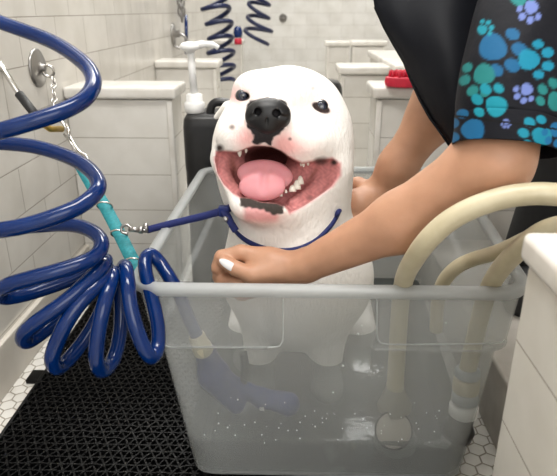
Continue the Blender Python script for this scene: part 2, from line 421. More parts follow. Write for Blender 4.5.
# ---------------------------------------------------------------- storage bin and water
ZR = .335; Z0 = .012
TOP = np.array([(-.203, .680), (.298, .680), (.352, 1.278), (-.196, 1.272)])   # outer wall corners under the rim
BOT = np.array([(-.146, .668), (.256, .668), (.285, 1.225), (-.128, 1.225)])
def rrect(corn, rad, na=8, ne=40):
    """rounded quad outline, anticlockwise; equal count for every call"""
    out = []; n = 4
    cs = [np.array(c, float) for c in corn]; arcs = []
    for i in range(4):
        p = cs[i]; a = cs[i-1]-p; b = cs[(i+1) % 4]-p; a /= np.linalg.norm(a); b /= np.linalg.norm(b)
        s = p+a*rad; t = p+b*rad; arcs.append([(1-u)**2*s+2*u*(1-u)*p+u*u*t for u in np.linspace(0, 1, na)])
    for i in range(4):
        out += arcs[i]; a = arcs[i][-1]; b = arcs[(i+1) % 4][0]
        out += [a+(b-a)*k/(ne+1) for k in range(1, ne+1)]
    return np.array(out)
def outward(R, d):
    T = np.roll(R, -1, 0)-np.roll(R, 1, 0); T /= np.linalg.norm(T, axis=1)[:, None]; return R+np.stack([T[:, 1], -T[:, 0]], 1)*np.reshape(d, (-1, 1))
def level(t): return BOT+(TOP-BOT)*t
def storage_bin():
    e = empty('storage_bin', (.05, .95, Z0), 'large clear milky plastic bin the white dog sits in', 'bin')
    zs = [Z0+.012]+list(np.linspace(.03, .230, 22))+list(np.linspace(.234, .254, 12))+list(np.linspace(.262, .335, 10)); rings = []
    th = .0022
    def ring(z, inner):
        t = (z-Z0)/(ZR-Z0); R = rrect(level(t), .032+.004*t)
        up = np.clip((z-.240)/.005, 0, 1)
        d = np.full(len(R), 0.0)
        xs = R[:, 0]; front = R[:, 1] < .75
        x_in = -.030; x_out = .112                             # the recessed middle between the two corner panels
        pan = np.clip(np.maximum(x_in-xs, xs-x_out)/.003+.5, 0, 1); pan = np.where(front, pan, 1)
        d += up*.010*pan + (1-up)*0
        lip = np.exp(-((z-.245)/.0022)**2)*.0022*pan          # moulded bead along the panel outlines
        lip += np.where(front, np.exp(-(np.minimum(np.abs(xs-x_in), np.abs(xs-x_out))/.0022)**2)*.0022*up, 0)
        d += lip
        R = outward(R, d-(th if inner else 0)); return np.c_[R, np.full(len(R), z)]
    V = []; n = None
    for z in zs: r = ring(z, False); n = len(r); V.append(r)
    for z in zs[::-1]: V.append(ring(z, True))
    Vv = np.concatenate(V); F = []
    m = len(V)
    for i in range(m-1):
        for k in range(n): F.append((i*n+k, i*n+(k+1) % n, (i+1)*n+(k+1) % n, (i+1)*n+k))
    mesh('bin_walls', Vv, F, M['bin'], e)
    V = []
    for d, z in ((0, Z0+.0125), (-.012, Z0), (-.012, Z0+.0025), (-.0035, Z0+.0145)):
        R = outward(rrect(level(0), .032), d); V.append(np.c_[R, np.full(len(R), z)])
    n = len(V[0]); Vv = np.concatenate(V); F = [(i*n+k, i*n+(k+1) % n, (i+1)*n+(k+1) % n, (i+1)*n+k) for i in (0, 2) for k in range(n)]
    F.append(tuple(range(n, 2*n))[::-1]); F.append(tuple(range(2*n, 3*n)))
    mesh('bin_floor', Vv, F, M['rim'], e)
    V = []
    for d, z in ((.010, ZR-.014), (.0155, ZR-.012), (.0175, ZR-.003), (.0155, ZR+.001), (.006, ZR+.003), (.000, ZR+.001), (-.001, ZR-.006), (.006, ZR-.003), (.0145, ZR-.004), (.0135, ZR-.010)):
        R = outward(rrect(level(1), .036), d); V.append(np.c_[R, np.full(len(R), z)])
    n = len(V[0]); m = len(V); Vv = np.concatenate(V); F = [(i*n+k, i*n+(k+1) % n, ((i+1) % m)*n+(k+1) % n, ((i+1) % m)*n+k) for i in range(m) for k in range(n)]
    mesh('bin_rim', Vv, F, M['rim'], e)
    for path in ([(163, 343), (170, 347), (200, 347.5), (240, 347.5), (274, 347), (281, 344), (283, 337), (283, 318), (283, 299)], [(377, 298), (377, 318), (377, 334), (379, 341), (386, 344), (420, 344.5), (460, 344), (498, 343), (505, 340)]):
        props(MB().tube(spline([ony(px, py, .6688) for px, py in path], 6), .0011, 8).build('panel_bead', M['rim'], e), 'raised white bead outlining a corner panel')
    b = MB()                                                      # drops clinging to the front wall
    for px, py, s in [(358, 334, 1.7), (343, 365, 1.6), (333, 391, .9), (374, 372, .8), (362, 326, .8), (446, 323, 1.3), (238, 398, 1), (219, 421, 1.2), (228, 425, 1), (255, 420, 1.1), (262, 432, .9), (300, 420, 1), (315, 424, 1.2), (322, 416, .8), (205, 432, 1), (288, 428, .8)]+[(random.uniform(215, 440), random.uniform(395, 440), random.uniform(.4, .9)) for _ in range(46)]:
        p = ony(px, py, .677); t = (p[2]-Z0)/(ZR-Z0); y = BOT[0][1]+(TOP[0][1]-BOT[0][1])*t
        b.lathe((p[0], y-.0001, p[2]), (0, -1, 0), [(.0011*s, -.0004), (.0010*s, .0005*s), (.0005*s, .0009*s)], 10)
    o = b.build('clinging_drops', plastic('drop', (.8, .82, .82), .25, .05), e); props(o, 'water drops clinging to the front wall', kind='stuff')
    return e
storage_bin()
def water():
    m = mat('water', (.13, .14, .135), .05); nt = m.node_tree; b = nt.nodes['Principled BSDF']
    t = N(m, 'ShaderNodeBsdfTransparent'); t.inputs[0].default_value = (.50, .53, .52, 1); c = N(m, 'ShaderNodeMixShader'); c.inputs[0].default_value = .62
    L(m, b.outputs[0], c.inputs[1]); L(m, t.outputs[0], c.inputs[2]); L(m, c.outputs[0], nt.nodes['Material Output'].inputs[0])
    n = noise(m, 40, 3); bump(m, n.outputs[0], .25, .004)
    V = []
    for z, d in ((Z0+.006, -.014), (Z0+.02, -.004), (.082, -.004), (.083, -.006)):
        R = outward(rrect(level((z-Z0)/(ZR-Z0)), .032), d); V.append(np.c_[R, np.full(len(R), z)])
    n = len(V[0]); F = [(i*n+k, i*n+(k+1) % n, (i+1)*n+(k+1) % n, (i+1)*n+k) for i in range(3) for k in range(n)]+[tuple(range(n))[::-1], tuple(range(3*n, 4*n))]
    o = mesh('bath_water', np.concatenate(V), F, m); autos(o, 40); props(o, 'shallow cloudy grey water in the bottom of the bin', 'water', kind='stuff')
water()
# ---------------------------------------------------------------- dog
MOUTH = [(215.5, 151), (224, 151), (238, 152), (246, 148.5), (254, 146), (262, 146), (272, 147), (281, 151), (292, 159), (302, 164), (318, 161), (332, 159), (340, 164), (340, 175), (332, 186), (318, 196), (304, 205.5), (290, 213), (284, 206), (276, 203), (262, 202), (250, 198), (240, 197), (233, 193), (224, 184), (218, 173), (215, 160)]
def mouth_d(q):
    px = 278.5+FPX*q[:, 0]/q[:, 2]; py = 238-FPX*q[:, 1]/q[:, 2]
    return polyd(px, py, MOUTH)*q[:, 2]/FPX
mcav = ell(272, 172, .835, 80, 42, .068); mthr = ell(266, 158, .88, 22, 13, .06)
def cavity(q):
    d = np.full(len(q), .05); near = (np.abs(q[:, 2]-.84) < .16) & (q[:, 1] > 0) & (q[:, 1] < .2) & (np.abs(q[:, 0]) < .16)
    if near.any():
        s = q[near]; d[near] = smax(mouth_d(s), np.minimum(mcav(s), mthr(s)), .006)
    return d
def eyecav(px, py, D, a, b, rot): return ell(px, py, D, a, b, .012, rot)
head_ops = [
 ('u', ell(288, 121, .930, 54, 54, .075), .01),
 ('u', ell(240, 150, .905, 28, 44, .050), .04), ('u', ell(322, 150, .915, 31, 50, .055), .04),
 ('u', ell(252, 88, .905, 17, 14, .03), .03), ('u', ell(312, 98, .915, 17, 14, .03), .03),
 ('u', capp((282, 96, .875), (269, 116, .835), 20, 19), .035),
 ('u', ell(268, 128, .842, 24, 18, .036), .02),
 ('u', ell(243, 140, .858, 24, 21, .036), .025), ('u', ell(298, 145, .862, 32, 24, .042), .025),
 ('u', ell(262, 210, .856, 27, 14, .028), .02),
 ('u', capp((221, 160, .880), (240, 200, .862), 8.5, 11), .02), ('u', capp((337, 170, .895), (290, 208, .868), 9, 12), .025),
 ('u', ell(283, 185, .935, 60, 42, .062), .03),
]
body_ops = [
 ('u', cap(C(288, 175, .985), C(293, 262, .975), .094, .105), .05),
 ('u', ell(299, 278, 1.0, 74, 66, .085), .05),
 ('u', ellW((.01, .965, .20), (.105, .10, .14)), .05), ('u', ellW((.02, 1.06, .16), (.105, .12, .115)), .05), ('u', ellW((.02, 1.11, .115), (.12, .10, .09)), .04),
 ('u', cap(toq((-.055, .91, .17)), toq((-.06, .885, .04)), .036, .024), .03), ('u', cap(toq((.065, .91, .17)), toq((.065, .885, .04)), .036, .024), .03),
 ('u', ellW((-.06, .87, .032), (.028, .038, .018)), .02), ('u', ellW((.065, .87, .032), (.028, .038, .018)), .02),
 ('u', cap(toq((-.075, 1.11, .10)), toq((-.09, 1.01, .07)), .05, .04), .03), ('u', cap(toq((.115, 1.11, .10)), toq((.13, 1.01, .07)), .05, .04), .03),
 ('u', ellW((-.09, .97, .036), (.026, .05, .02)), .02), ('u', ellW((.13, .97, .036), (.026, .05, .02)), .02),
 ('u', cap(toq((.03, 1.17, .07)), toq((.10, 1.15, .04)), .016, .007), .02),
 # folded-back ears
 ('u', cap(C(228, 108, .935), C(216, 117, .95), .011, .004), .012), ('u', cap(C(334, 112, .97), C(341, 124, 1.0), .014, .008), .012),
]
carve = [
 ('s', cavity, .0035),
 ('u', capp((222, 160, .892), (226, 176, .886), 5, 5.5), .008), ('u', capp((226, 176, .886), (238, 192, .872), 5.5, 5), .008),
 ('u', capp((333, 170, .905), (320, 185, .897), 6, 7), .008), ('u', capp((320, 185, .897), (294, 203, .876), 7, 6), .008),
 ('u', capp((320, 168, .915), (308, 182, .908), 5, 5), .006),
 ('s', ell(242.5, 96.2, .872, 7.2, 4.2, .014, -4), .003), ('s', ell(321, 107.8, .879, 9.6, 4.6, .014, -24), .003),
 ('s', capp((292, 128, .835), (322, 148, .862), 1.0, 1.2), .008), ('s', capp((300, 122, .848), (332, 145, .870), .9, 1.0), .008), ('s', capp((226, 132, .853), (218, 146, .862), .9, 1.0), .008),
]
dogf = comp(head_ops+body_ops+carve); dogsolid = comp(head_ops+body_ops)
def shade(qv, base):
    px = 278.5+FPX*qv[:, 0]/qv[:, 2]; py = 238-FPX*qv[:, 1]/qv[:, 2]; D = qv[:, 2]; front = D < .905
    col = np.tile(np.array(base), (len(qv), 1))
    def blend(mask, c):
        mask = np.clip(mask, 0, 1)[:, None]; col[:] = col*(1-mask)+np.array(c)*mask
    g = lambda x, y, a, b: np.exp(-(((px-x)/a)**2+((py-y)/b)**2))
    rs = np.random.RandomState(3); wob = .9*np.sin(px*.8+py*.5)+.8*np.sin(px*.45-py*.9)
    pink = (.80, .42, .40)
    blend(front*(g(247, 138, 13, 13)*.95+g(283, 143, 14, 14)*.9+g(298, 149, 18, 11)*.5+g(237, 92, 10, 10)*.5+g(237, 99, 8, 6)*.5+g(314, 98, 14, 10)*.3+g(327, 112, 12, 9)*.3+g(258, 90, 12, 8)*.2+g(262, 216, 22, 9)*.9), pink)
    blend(front*g(250, 120, 30, 30)*.15, pink)
    blend(front*(py > 203)*np.clip((224-py)/6, 0, 1)*np.clip((19-np.abs(px-261))/5, 0, 1)*.9, (.76, .36, .36))
    # lips
    md = mouth_d(qv)/D*FPX
    blend(front*np.clip(1-np.abs(md)/3.2, 0, 1)*(py > 156)*((px < 243) | (px > 288))*.8, (.62, .26, .26))
    blk = polyd(px, py, [(240, 197), (251, 197), (263, 202), (277, 202), (283, 205), (283, 213), (275, 215), (263, 209), (252, 208), (241, 206)])
    blend(front*np.clip(.7-(blk+wob*.45)/1.8, 0, 1), (.055, .045, .04))
    nose = polyd(px, py, [(246, 108), (250, 101), (268, 97), (285, 101), (290, 113), (287, 125), (280, 134), (273, 137), (271, 146), (264, 142), (257, 145), (252, 142), (254, 135), (247, 127)])
    blend(front*np.clip(.6-(nose+wob*.4)/1.5, 0, 1), (.028, .025, .027))
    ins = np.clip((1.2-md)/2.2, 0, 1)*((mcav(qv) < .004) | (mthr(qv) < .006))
    inc = np.tile(np.array((.60, .24, .235)), (len(qv), 1))  # throat depth and crease shade are painted into this flesh colour below
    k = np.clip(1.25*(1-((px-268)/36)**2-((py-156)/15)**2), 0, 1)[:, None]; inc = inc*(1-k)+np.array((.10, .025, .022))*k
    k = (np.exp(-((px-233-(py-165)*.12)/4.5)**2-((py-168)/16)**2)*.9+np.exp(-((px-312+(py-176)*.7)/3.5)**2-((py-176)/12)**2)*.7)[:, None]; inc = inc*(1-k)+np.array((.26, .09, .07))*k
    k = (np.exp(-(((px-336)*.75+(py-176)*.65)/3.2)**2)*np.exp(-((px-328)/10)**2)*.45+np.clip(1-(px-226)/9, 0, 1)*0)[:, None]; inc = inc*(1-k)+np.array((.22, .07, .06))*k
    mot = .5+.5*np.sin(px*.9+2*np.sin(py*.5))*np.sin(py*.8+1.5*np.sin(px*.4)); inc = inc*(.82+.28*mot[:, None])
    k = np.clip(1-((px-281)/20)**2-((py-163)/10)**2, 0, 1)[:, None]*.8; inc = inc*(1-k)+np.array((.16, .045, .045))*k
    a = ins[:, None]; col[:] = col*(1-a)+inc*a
    for x, y, r, s in ((219.5, 148, 4.2, 1), (232, 127, 3.2, .75), (290, 139, 1.9, .9), (323, 161, 5, .8), (334, 162.5, 3.4, 1), (318, 161, 4, .8), (313, 88, 2.5, .3), (310, 198, 3, .5), (281, 226, 2, .2)):
        blend((D < .93)*np.clip(1.4-np.hypot(px-x, (py-y)*1.15)/r, 0, 1)*s, (.07, .05, .045))
    for x, y, a_, b_, r in ((242.5, 96.2, 7.0, 4.3, -4), (321, 107.8, 9.0, 4.3, -24)):
        t = math.radians(-r); X = (px-x)*math.cos(t)+(py-y)*math.sin(t); Y = -(px-x)*math.sin(t)+(py-y)*math.cos(t)
        blend((D < .93)*np.clip((1.18-np.sqrt((X/a_)**2+(Y/b_)**2))/.2, 0, 1), (.035, .022, .02))
    return col
def build_sdf(name, f, lo, hi, h, m, parent, colf=None, rel=1, base=(.8, .8, .8)):
    V, F = nets(f, lo, hi, h); V = relax(V, F, rel)
    c = colf(V, base) if colf else None
    return mesh(name, V@RM+CAM, F, m, parent, True, c)
def make_dog():
    e = empty('dog', (.02, 1.0, .02), 'smiling white dog with black nose sitting in the clear bin', 'dog')
    fur = colattr_mat('white_fur', .8, .2, 0, 210, .8, .0028, (1, 1, .4))
    fb = fur.node_tree.nodes['Principled BSDF']
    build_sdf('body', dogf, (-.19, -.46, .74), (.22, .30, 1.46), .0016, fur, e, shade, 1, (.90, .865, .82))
    wet = mat('wet_nose', (.007, .007, .008), .42); n = noise(wet, 900, 2); bump(wet, n.outputs[0], .35, .0005)
    nf = comp([('u', ell(268, 112, .808, 20.5, 14, .017), .01), ('u', ell(268, 122, .811, 14, 12, .013), .008), ('u', ell(254, 117, .813, 8.8, 10.5, .012), .008), ('u', ell(282.5, 117, .813, 8.3, 10.5, .012), .008),
               ('s', capp((257.5, 112, .785), (258.5, 111, .812), 4.2, 2.6), .003), ('s', capp((277, 113.5, .785), (276, 112.5, .812), 4.2, 2.6), .003), ('s', capp((249, 118, .800), (256, 115, .796), 1.6, 2), .003), ('s', capp((288, 118, .80), (279, 116, .796), 1.6, 2), .003),
               ('s', capp((267, 118, .796), (266, 140, .800), .7, .9), .003)])
    nose = build_sdf('nose', nf, (-.05, .13, .78), (.03, .21, .84), .0009, wet, e)
    tg = mat('tongue_flesh', (.70, .29, .32), .42, Subsurface_Weight=.2, Subsurface_Scale=.005); n = noise(tg, 500, 2); bump(tg, n.outputs[0], .35, .0006)
    tf = comp([('u', ell(265, 175, .864, 28, 15, .012, -6), .01), ('u', ell(262, 187, .852, 23, 14, .010), .012), ('u', ell(268, 170, .885, 20, 9, .02), .012),
               ('s', capp((266, 162, .850), (263, 192, .838), 1.3, .9), .010)])
    build_sdf('tongue', tf, (-.07, .04, .82), (.04, .13, .92), .0012, tg, e)
    th = mat('tooth_enamel', (.82, .79, .70), .25)
    def tooth(px, py, D, w_, l, ang, r=None):
        a = math.radians(ang); d = np.array([math.sin(a), -math.cos(a), 0]); s = D/FPX
        ax = d@RM; base = P(px, py, D)-ax*l*s*.3
        MB().lathe(base, ax, [(w_*s, 0), (w_*s*.97, l*s*.35), (w_*s*.78, l*s*.75), (w_*s*.35, l*s*1.03), (0.00005, l*s*1.1)], 12).build('tooth', th, e)
    tooth(239.5, 150, .868, 2.6, 9, 3); tooth(246, 150, .860, 1.5, 4, 0); tooth(303.5, 164, .866, 1.7, 4, 0); tooth(308, 163, .868, 1.5, 3.5, 0)
    tooth(301, 164, .870, 1.3, 3, 0)
    for px, py, w_, l in ((292.5, 190, 3.8, 6.5), (297, 187, 4.0, 9), (300.5, 182, 3.4, 8)): tooth(px, py, .866, w_, l, 184)
    tooth(281, 195, .862, 1.7, 5, 185); tooth(286, 192, .862, 1.4, 3.5, 185)
    em = mat('dark_eye', (.012, .014, .022), .06, Coat_Weight=1.0)
    iris = mat('eye_iris', (.025, .03, .05), .1)
    for px, py, D, r in ((242.5, 96, .8865, .0112), (320.5, 107.5, .893, .0132)):
        dd = surfD(dogsolid, px, py); c = P(px, py, dd+r*.90)
        t = [( r*math.sin(a), -r*math.cos(a)) for a in np.linspace(.02, math.pi-.02, 14)]
        ax = CAM-c; o = MB().lathe(c, ax, t, 20).build('eye', em, e)
        MB().lathe(c, ax, [(r*math.sin(a), r*math.cos(a)+.0002) for a in np.linspace(.62, .5, 4)]+[(r*.30, r*.95)], 20).build('iris_ring', iris, o)
make_dog()
# ---------------------------------------------------------------- slip lead
def lead():
    e = empty('slip_lead', P(233, 210, .90), 'blue slip lead looped round the white dog neck', 'dog lead')
    vis = [(232, 224), (236, 231), (243, 238), (251, 243), (262, 247.5), (274, 250), (287, 250.5), (299, 248.5), (309, 244.5), (318, 239), (325, 232), (331, 225), (336, 217), (339, 211)]
    pts = []
    for px, py in vis:
        d = surfD(dogsolid, px, py); pts.append(P(px, py, (d or .93)+.0005))
    back = [P(344, 205, 1.02), P(338, 188, 1.06), P(310, 178, 1.085), P(275, 176, 1.085), P(243, 190, 1.05), P(232, 208, .98)]
    loop = spline(pts+back+[pts[0]], 6)[:-1]
    MB().tube(loop, .0040, 10, closed=True).build('neck_loop', M['lead'], e)
    s = spline([P(147, 230, .955), P(170, 224, .945), P(200, 217, .93), P(222, 211, .915), P(232, 207, .905)], 8)
    MB().ribbon(s, .0115, .004, Uv).build('strap', M['lead'], e)
    MB().box(P(224, 211, .908), (.017, .010, .018), bev=.003).build('slide', M['bluedark'], e)
    s = spline([P(224, 211, .905), P(228, 217, .895), P(231, 223, .893), P(236, 231, .893)], 8); MB().ribbon(s, .011, .004, Rv).build('strap_tail', M['lead'], e)
    MB().lathe(P(225.5, 219, .890), -Fv, [(.0001, -.003), (.0042, -.002), (.0042, .001), (.0025, .002), (.0001, .0022)], 14).build('rivet', M['nickel'], e)
    # snap hook clipped on the teal strap
    h = MB(); h.tube(spline([P(148, 229, .953), P(141, 231, .948), P(133, 229, .945), P(127, 225, .945), P(122, 227, .945), P(122, 232, .945), P(128, 234, .945)], 6), .0024, 8)
    h.tube([P(129, 229, .945), P(139, 230, .945)], .0042, 10); h.lathe(P(141, 230, .947), (1, 0, 0), [(.003, -.004), (.006, -.003), (.006, .003), (.003, .004)], 12)
    h.lathe(P(146, 228, .953), Uv@np.eye(3), [(.002, -.008), (.0045, -.007), (.0045, .007), (.002, .008)], 10)
    h.build('snap_hook', M['nickel'], e)
lead()
# ---------------------------------------------------------------- person (right), bending over the bin
S1 = C(592, -95, .74); E1 = C(492, 162, .665); W1 = C(312, 263, .815)
S2 = C(470, -60, 1.00); E2 = C(436, 112, .955); W2 = C(376, 196, 1.015)
HIP = toq((.66, 1.18, .84)); CHEST = toq((.47, .93, .83)); NECK = toq((.40, .80, .92)); HEADC = toq((.36, .70, 1.03))
KN1, FT1 = toq((.56, 1.10, .46)), toq((.52, 1.12, .165)); KN2, FT2 = toq((.76, 1.30, .46)), toq((.74, 1.32, .06))
arms = [
 ('u', cap(S1, E1, .048, .040), .03), ('u', cap(E1, C(400, 222, .735), .041, .0365), .03), ('u', cap(C(400, 222, .735), W1, .0365, .0245), .02),
 ('u', cap(S2, E2, .046, .040), .03), ('u', cap(E2, C(398, 165, .985), .040, .031), .03), ('u', cap(C(398, 165, .985), W2, .031, .024), .02)]
# front hand: palm, four curled fingers, thumb pressed against the first finger
hand1 = [('u', capp((302, 267, .824), (262, 268, .836), 17, 17), .012), ('u', capp((272, 261, .832), (258, 276, .832), 13, 13), .012)]
def finger(pts, r0, r1, k=.004):
    out = []; n = len(pts)-1
    for i in range(n):
        a = r0+(r1-r0)*i/n; b = r0+(r1-r0)*(i+1)/n; out.append(('u', capp(pts[i], pts[i+1], a, b), k if i else .008))
    return out
fing1 = finger([(266, 256, .833), (241, 252.5, .835), (222, 257, .838), (217, 268, .842)], 8.6, 6.6)   # index over the top
fing1 += finger([(262, 262, .846), (236, 264, .854), (218, 274, .856), (224, 286, .848)], 8.2, 6.6)
fing1 += finger([(258, 281, .834), (236, 284, .838), (222, 280, .845)], 8.2, 6.6)
fing1 += finger([(262, 289, .838), (242, 294, .845), (231, 290, .852)], 7.6, 6.2)
thumb1 = finger([(276, 272, .818), (252, 275, .815), (236, 268.5, .818), (224, 262, .823)], 9.5, 6.4, .005)
hand2 = [('u', capp((376, 196, 1.012), (360, 206, 1.000), 16, 17), .012)]
hand2 += finger([(362, 196, 1.00), (346, 197, 1.0), (336, 205, 1.01)], 7.5, 6)+finger([(359, 204, .995), (345, 210, .99), (336, 220, .995)], 7.5, 6)+finger([(362, 212, .995), (352, 222, .985), (344, 232, .985)], 7.2, 5.8)+finger([(367, 217, 1.0), (360, 229, .99), (353, 238, .99)], 6.6, 5.4)+finger([(372, 190, 1.02), (358, 184, 1.03), (346, 184, 1.04)], 8, 6)
torso = [('u', cap(HIP, CHEST, .13, .135), .06), ('u', cap(CHEST, S1, .09, .055), .05), ('u', cap(CHEST, S2, .09, .055), .05), ('u', cap(CHEST, NECK, .07, .048), .04), ('u', cap(NECK, HEADC, .048, .05), .02),
         ('u', ellW((.355, .68, 1.06), (.075, .088, .105)), .03), ('u', ellW((.34, .588, 1.045), (.013, .02, .022)), .012), ('u', ellW((.275, .70, 1.05), (.012, .02, .03)), .006), ('u', ellW((.43, .71, 1.05), (.012, .02, .03)), .006),
         ('u', cap(HIP, KN1, .095, .06), .05), ('u', cap(KN1, FT1, .058, .038), .03), ('u', cap(HIP, KN2, .095, .06), .05), ('u', cap(KN2, FT2, .058, .038), .03),
         ('u', cap(FT1, toq((.46, 1.03, .15)), .036, .028), .02), ('u', cap(FT2, toq((.68, 1.22, .04)), .036, .028), .02)]
personf = comp(arms+hand1+hand2+fing1+thumb1+torso)
PAWS = [  # x, y, size (px), rotation, colour
 (494, 48, 17, 115, (.02, .16, .36)), (529, 60, 13, 90, (.02, .32, .50)), (484, 75, 13, 235, (.03, .27, .27)), (496, 106, 13, 310, (.02, .36, .48)),
 (526, 90, 7.5, 215, (.22, .30, .72)), (473, 130, 14, 270, (.02, .17, .38)), (541, 136, 12, 300, (.02, .33, .48)), (531, 8, 8.5, 205, (.22, .30, .72)), (556, 101, 12, 330, (.03, .27, .27)),
 (483, 30, 6, 60, (.02, .36, .48)), (506, 122, 3.5, 180, (.22, .30, .72)), (519, -2, 10, 30, (.03, .30, .30)), (556, 130, 9, 200, (.02, .20, .45)), (470, 88, 0.1, 0, (.02, .3, .4))]
def paws(px, py, extra=0, cols=None):
    col = np.tile(np.array((.007, .0075, .011)), (len(px), 1))
    for x, y, s, r, c in PAWS:
        t = math.radians(r); X = ((px-x)*math.cos(t)+(py-y)*math.sin(t))/s; Y = (-(px-x)*math.sin(t)+(py-y)*math.cos(t))/s
        sh = 1-.18*np.clip(Y*1.2, -1, 1)                             # pad: rounded triangle
        v = np.hypot(X/(.78+.22*np.clip(Y, -1, 1)), Y/.82)-1
        for a, rr, q in ((-62, 1.40, .34), (-22, 1.50, .38), (20, 1.50, .38), (60, 1.40, .34)):
            aa = math.radians(a); tx, ty = math.sin(aa)*rr*.95, -math.cos(aa)*rr; v = np.minimum(v, (np.hypot((X-tx)/q, (Y-ty)/(q*1.25))-1)*.5)
        k = np.clip(.5-v*s/1.4, 0, 1)[:, None]; col = col*(1-k)+np.array(c)*.62*k
    return col
def sheet(name, rows, mt, parent, thick, colf=None, closed=False, nu=None):
    """rows: list of polylines of cam-space points with equal counts -> thick cloth"""
    A = np.array(rows); nr, nc, _ = A.shape
    V = A.reshape(-1, 3); F = []
    for i in range(nr-1):
        for j in range(nc if closed else nc-1):
            k = (j+1) % nc; F.append((i*nc+j, i*nc+k, (i+1)*nc+k, (i+1)*nc+j))
    o = mesh(name, V@RM+CAM, F, mt, parent, True, colf(V) if colf else None)
    s = o.modifiers.new('thickness', 'SOLIDIFY'); s.thickness = thick; s.offset = 0
    return o
def make_person():
    e = empty('person', (.62, 1.2, .02), 'person in black paw-print smock and apron holding the dog with both hands', 'person')
    skin = mat('skin', (.50, .27, .165), .48, Subsurface_Weight=.12, Subsurface_Scale=.006); b = skin.node_tree.nodes['Principled BSDF']; b.inputs['Subsurface Radius'].default_value = (1, .35, .2)
    n = noise(skin, 25, 6); r = ramp(skin, n.outputs[0], [(.3, (.43, .225, .135)), (.7, (.52, .28, .175))]); L(skin, r.outputs[0], b.inputs['Base Color'])
    n2 = noise(skin, 420, 3); bump(skin, n2.outputs[0], .25, .0006)
    lo = (-.10, -.62, .33); hi = (.84, .95, 1.80)
    V, F = nets(personf, lo, hi, .0026); V = relax(V, F, 1); body = mesh('body', V@RM+CAM, F, skin, e)
    nail = mat('nail', (.75, .74, .74), .12)
    o = build_sdf('thumb_nail', ell(230, 266, .8100, 12.5, 4.4, .0026, -31), (-.10, -.08, .79), (-.04, -.01, .83), .0006, nail, e); props(o, 'long pale thumb nail')
    cloth = colattr_mat('paw_print_cloth', .6, .12, 0, 60, .25, .004)
    blackm = nmat('black_cloth', (.004, .0045, .007), (.007, .008, .011), 8, .55, .2, .01, spec=.12)
    trou = nmat('black_trousers', (.006, .006, .007), (.011, .011, .012), 30, .8)
    # tunic torso
    tun = comp([('u', cap(HIP, CHEST, .15, .150), .06), ('u', cap(CHEST, S1, .10, .068), .05), ('u', cap(CHEST, S2, .10, .068), .05), ('s', cap(NECK, HEADC, .062, .07), .01)])
    V, F = nets(tun, (.0, .0, .55), (.8, .95, 1.75), .006); V = relax(V, F, 2)
    mesh('tunic', V@RM+CAM, F, cloth, e, True, paws((V[:, 0]*900+V[:, 2]*500) % 130+440, (V[:, 1]*900) % 150))
    tr = comp([('u', cap(HIP, KN1, .115, .085), .05), ('u', cap(KN1, toq((.52, 1.12, .20)), .085, .075), .03), ('u', cap(HIP, KN2, .115, .085), .05), ('u', cap(KN2, toq((.74, 1.32, .11)), .085, .075), .03)])
    V, F = nets(tr, (.1, -.65, .8), (.9, .4, 1.9), .008); V = relax(V, F, 2); mesh('trousers', V@RM+CAM, F, trou, e)
    for a in (toq((.49, 1.07, .155)), toq((.71, 1.26, .045))):
        f = comp([('u', cap(a+toq((.03, .05, .0))-toq((0, 0, 0)), a+toq((-.045, -.075, -.003))-toq((0, 0, 0)), .045, .038), .02)])
        V, F = nets(f, a-.2, a+.2, .006); mesh('shoe', V@RM+CAM, F, M['rubber'], e)
    # printed sleeve, front arm
    rings = [(507, 149.5, .652, 53, 8), (509, 135, .652, 53, 8), (510, 122, .653, 53.5, 8), (510.5, 119.5, .653, 53.5, 8), (512, 105, .654, 54.5, 8), (517, 75, .658, 55, 8), (525, 45, .665, 56, 6), (534, 15, .675, 58, 4), (548, -20, .69, 62, 0), (566, -60, .71, 68, -6), (590, -105, .735, 76, -12)]
    ctr = spline([np.array([r_[0], r_[1], r_[2]*1000, r_[3], r_[4]]) for r_ in rings], 16); rows = []
    for i, c_ in enumerate(ctr):
        D = c_[2]/1000; hw = c_[3]*D/FPX; t = math.radians(c_[4]); cc = C(c_[0], c_[1], D); row = []
        for k in range(220):
            a = 2*math.pi*k/220; fold = 1+.025*math.sin(3*a+i*.035)+.018*math.sin(7*a-i*.05)
            band = .0012*math.exp(-((c_[1]-121)/1.2)**2)
            row.append(cc+np.array([math.cos(t), -math.sin(t), 0])*math.cos(a)*hw*(1+.0)+np.array([0, 0, 1])*math.sin(a)*(.052*fold-band))
        rows.append(row)
    def slc(V):
        px = 278.5+FPX*V[:, 0]/V[:, 2]; py = 238-FPX*V[:, 1]/V[:, 2]; c = paws(px, py)
        ln = py-(116+(px-457)*.135); k = (np.abs(ln) < .9)[:, None]; return np.where(k, .006, c)
    sheet('printed_sleeve', rows, cloth, e, .002, slc, True)
    # black sleeve, far arm (mostly hidden under the apron)
    # apron: drapes from the chest, its free edge slanting between the arms
    left = [(420, -150), (388, -105), (374, -60), (373, -20), (375, 7), (384, 27), (394, 45), (404, 62), (411, 80), (420, 100), (430, 118), (441, 133), (452, 149), (455, 158)]
    rows = []; nL = 60
    Lp = spline([np.array(p, float) for p in left], 8)
    for i, p in enumerate(Lp):
        u = i/(len(Lp)-1); x1 = 585-u*62; D0 = .86-.045*u; row = []
        for k in range(40):
            v = k/39; x = p[0]+(x1-p[0])*v; yy = p[1]-(v*(1-v))*10*(1-u)
            D = D0+.018*math.sin(v*9+u*3)+.012*math.sin(v*4-u*5)-.03*v*(1-u)
            if v < .12: D += .020*(1-v/.12)**2
            row.append(C(x, yy, D))
        rows.append(row)
    sheet('apron', rows, blackm, e, .0025)
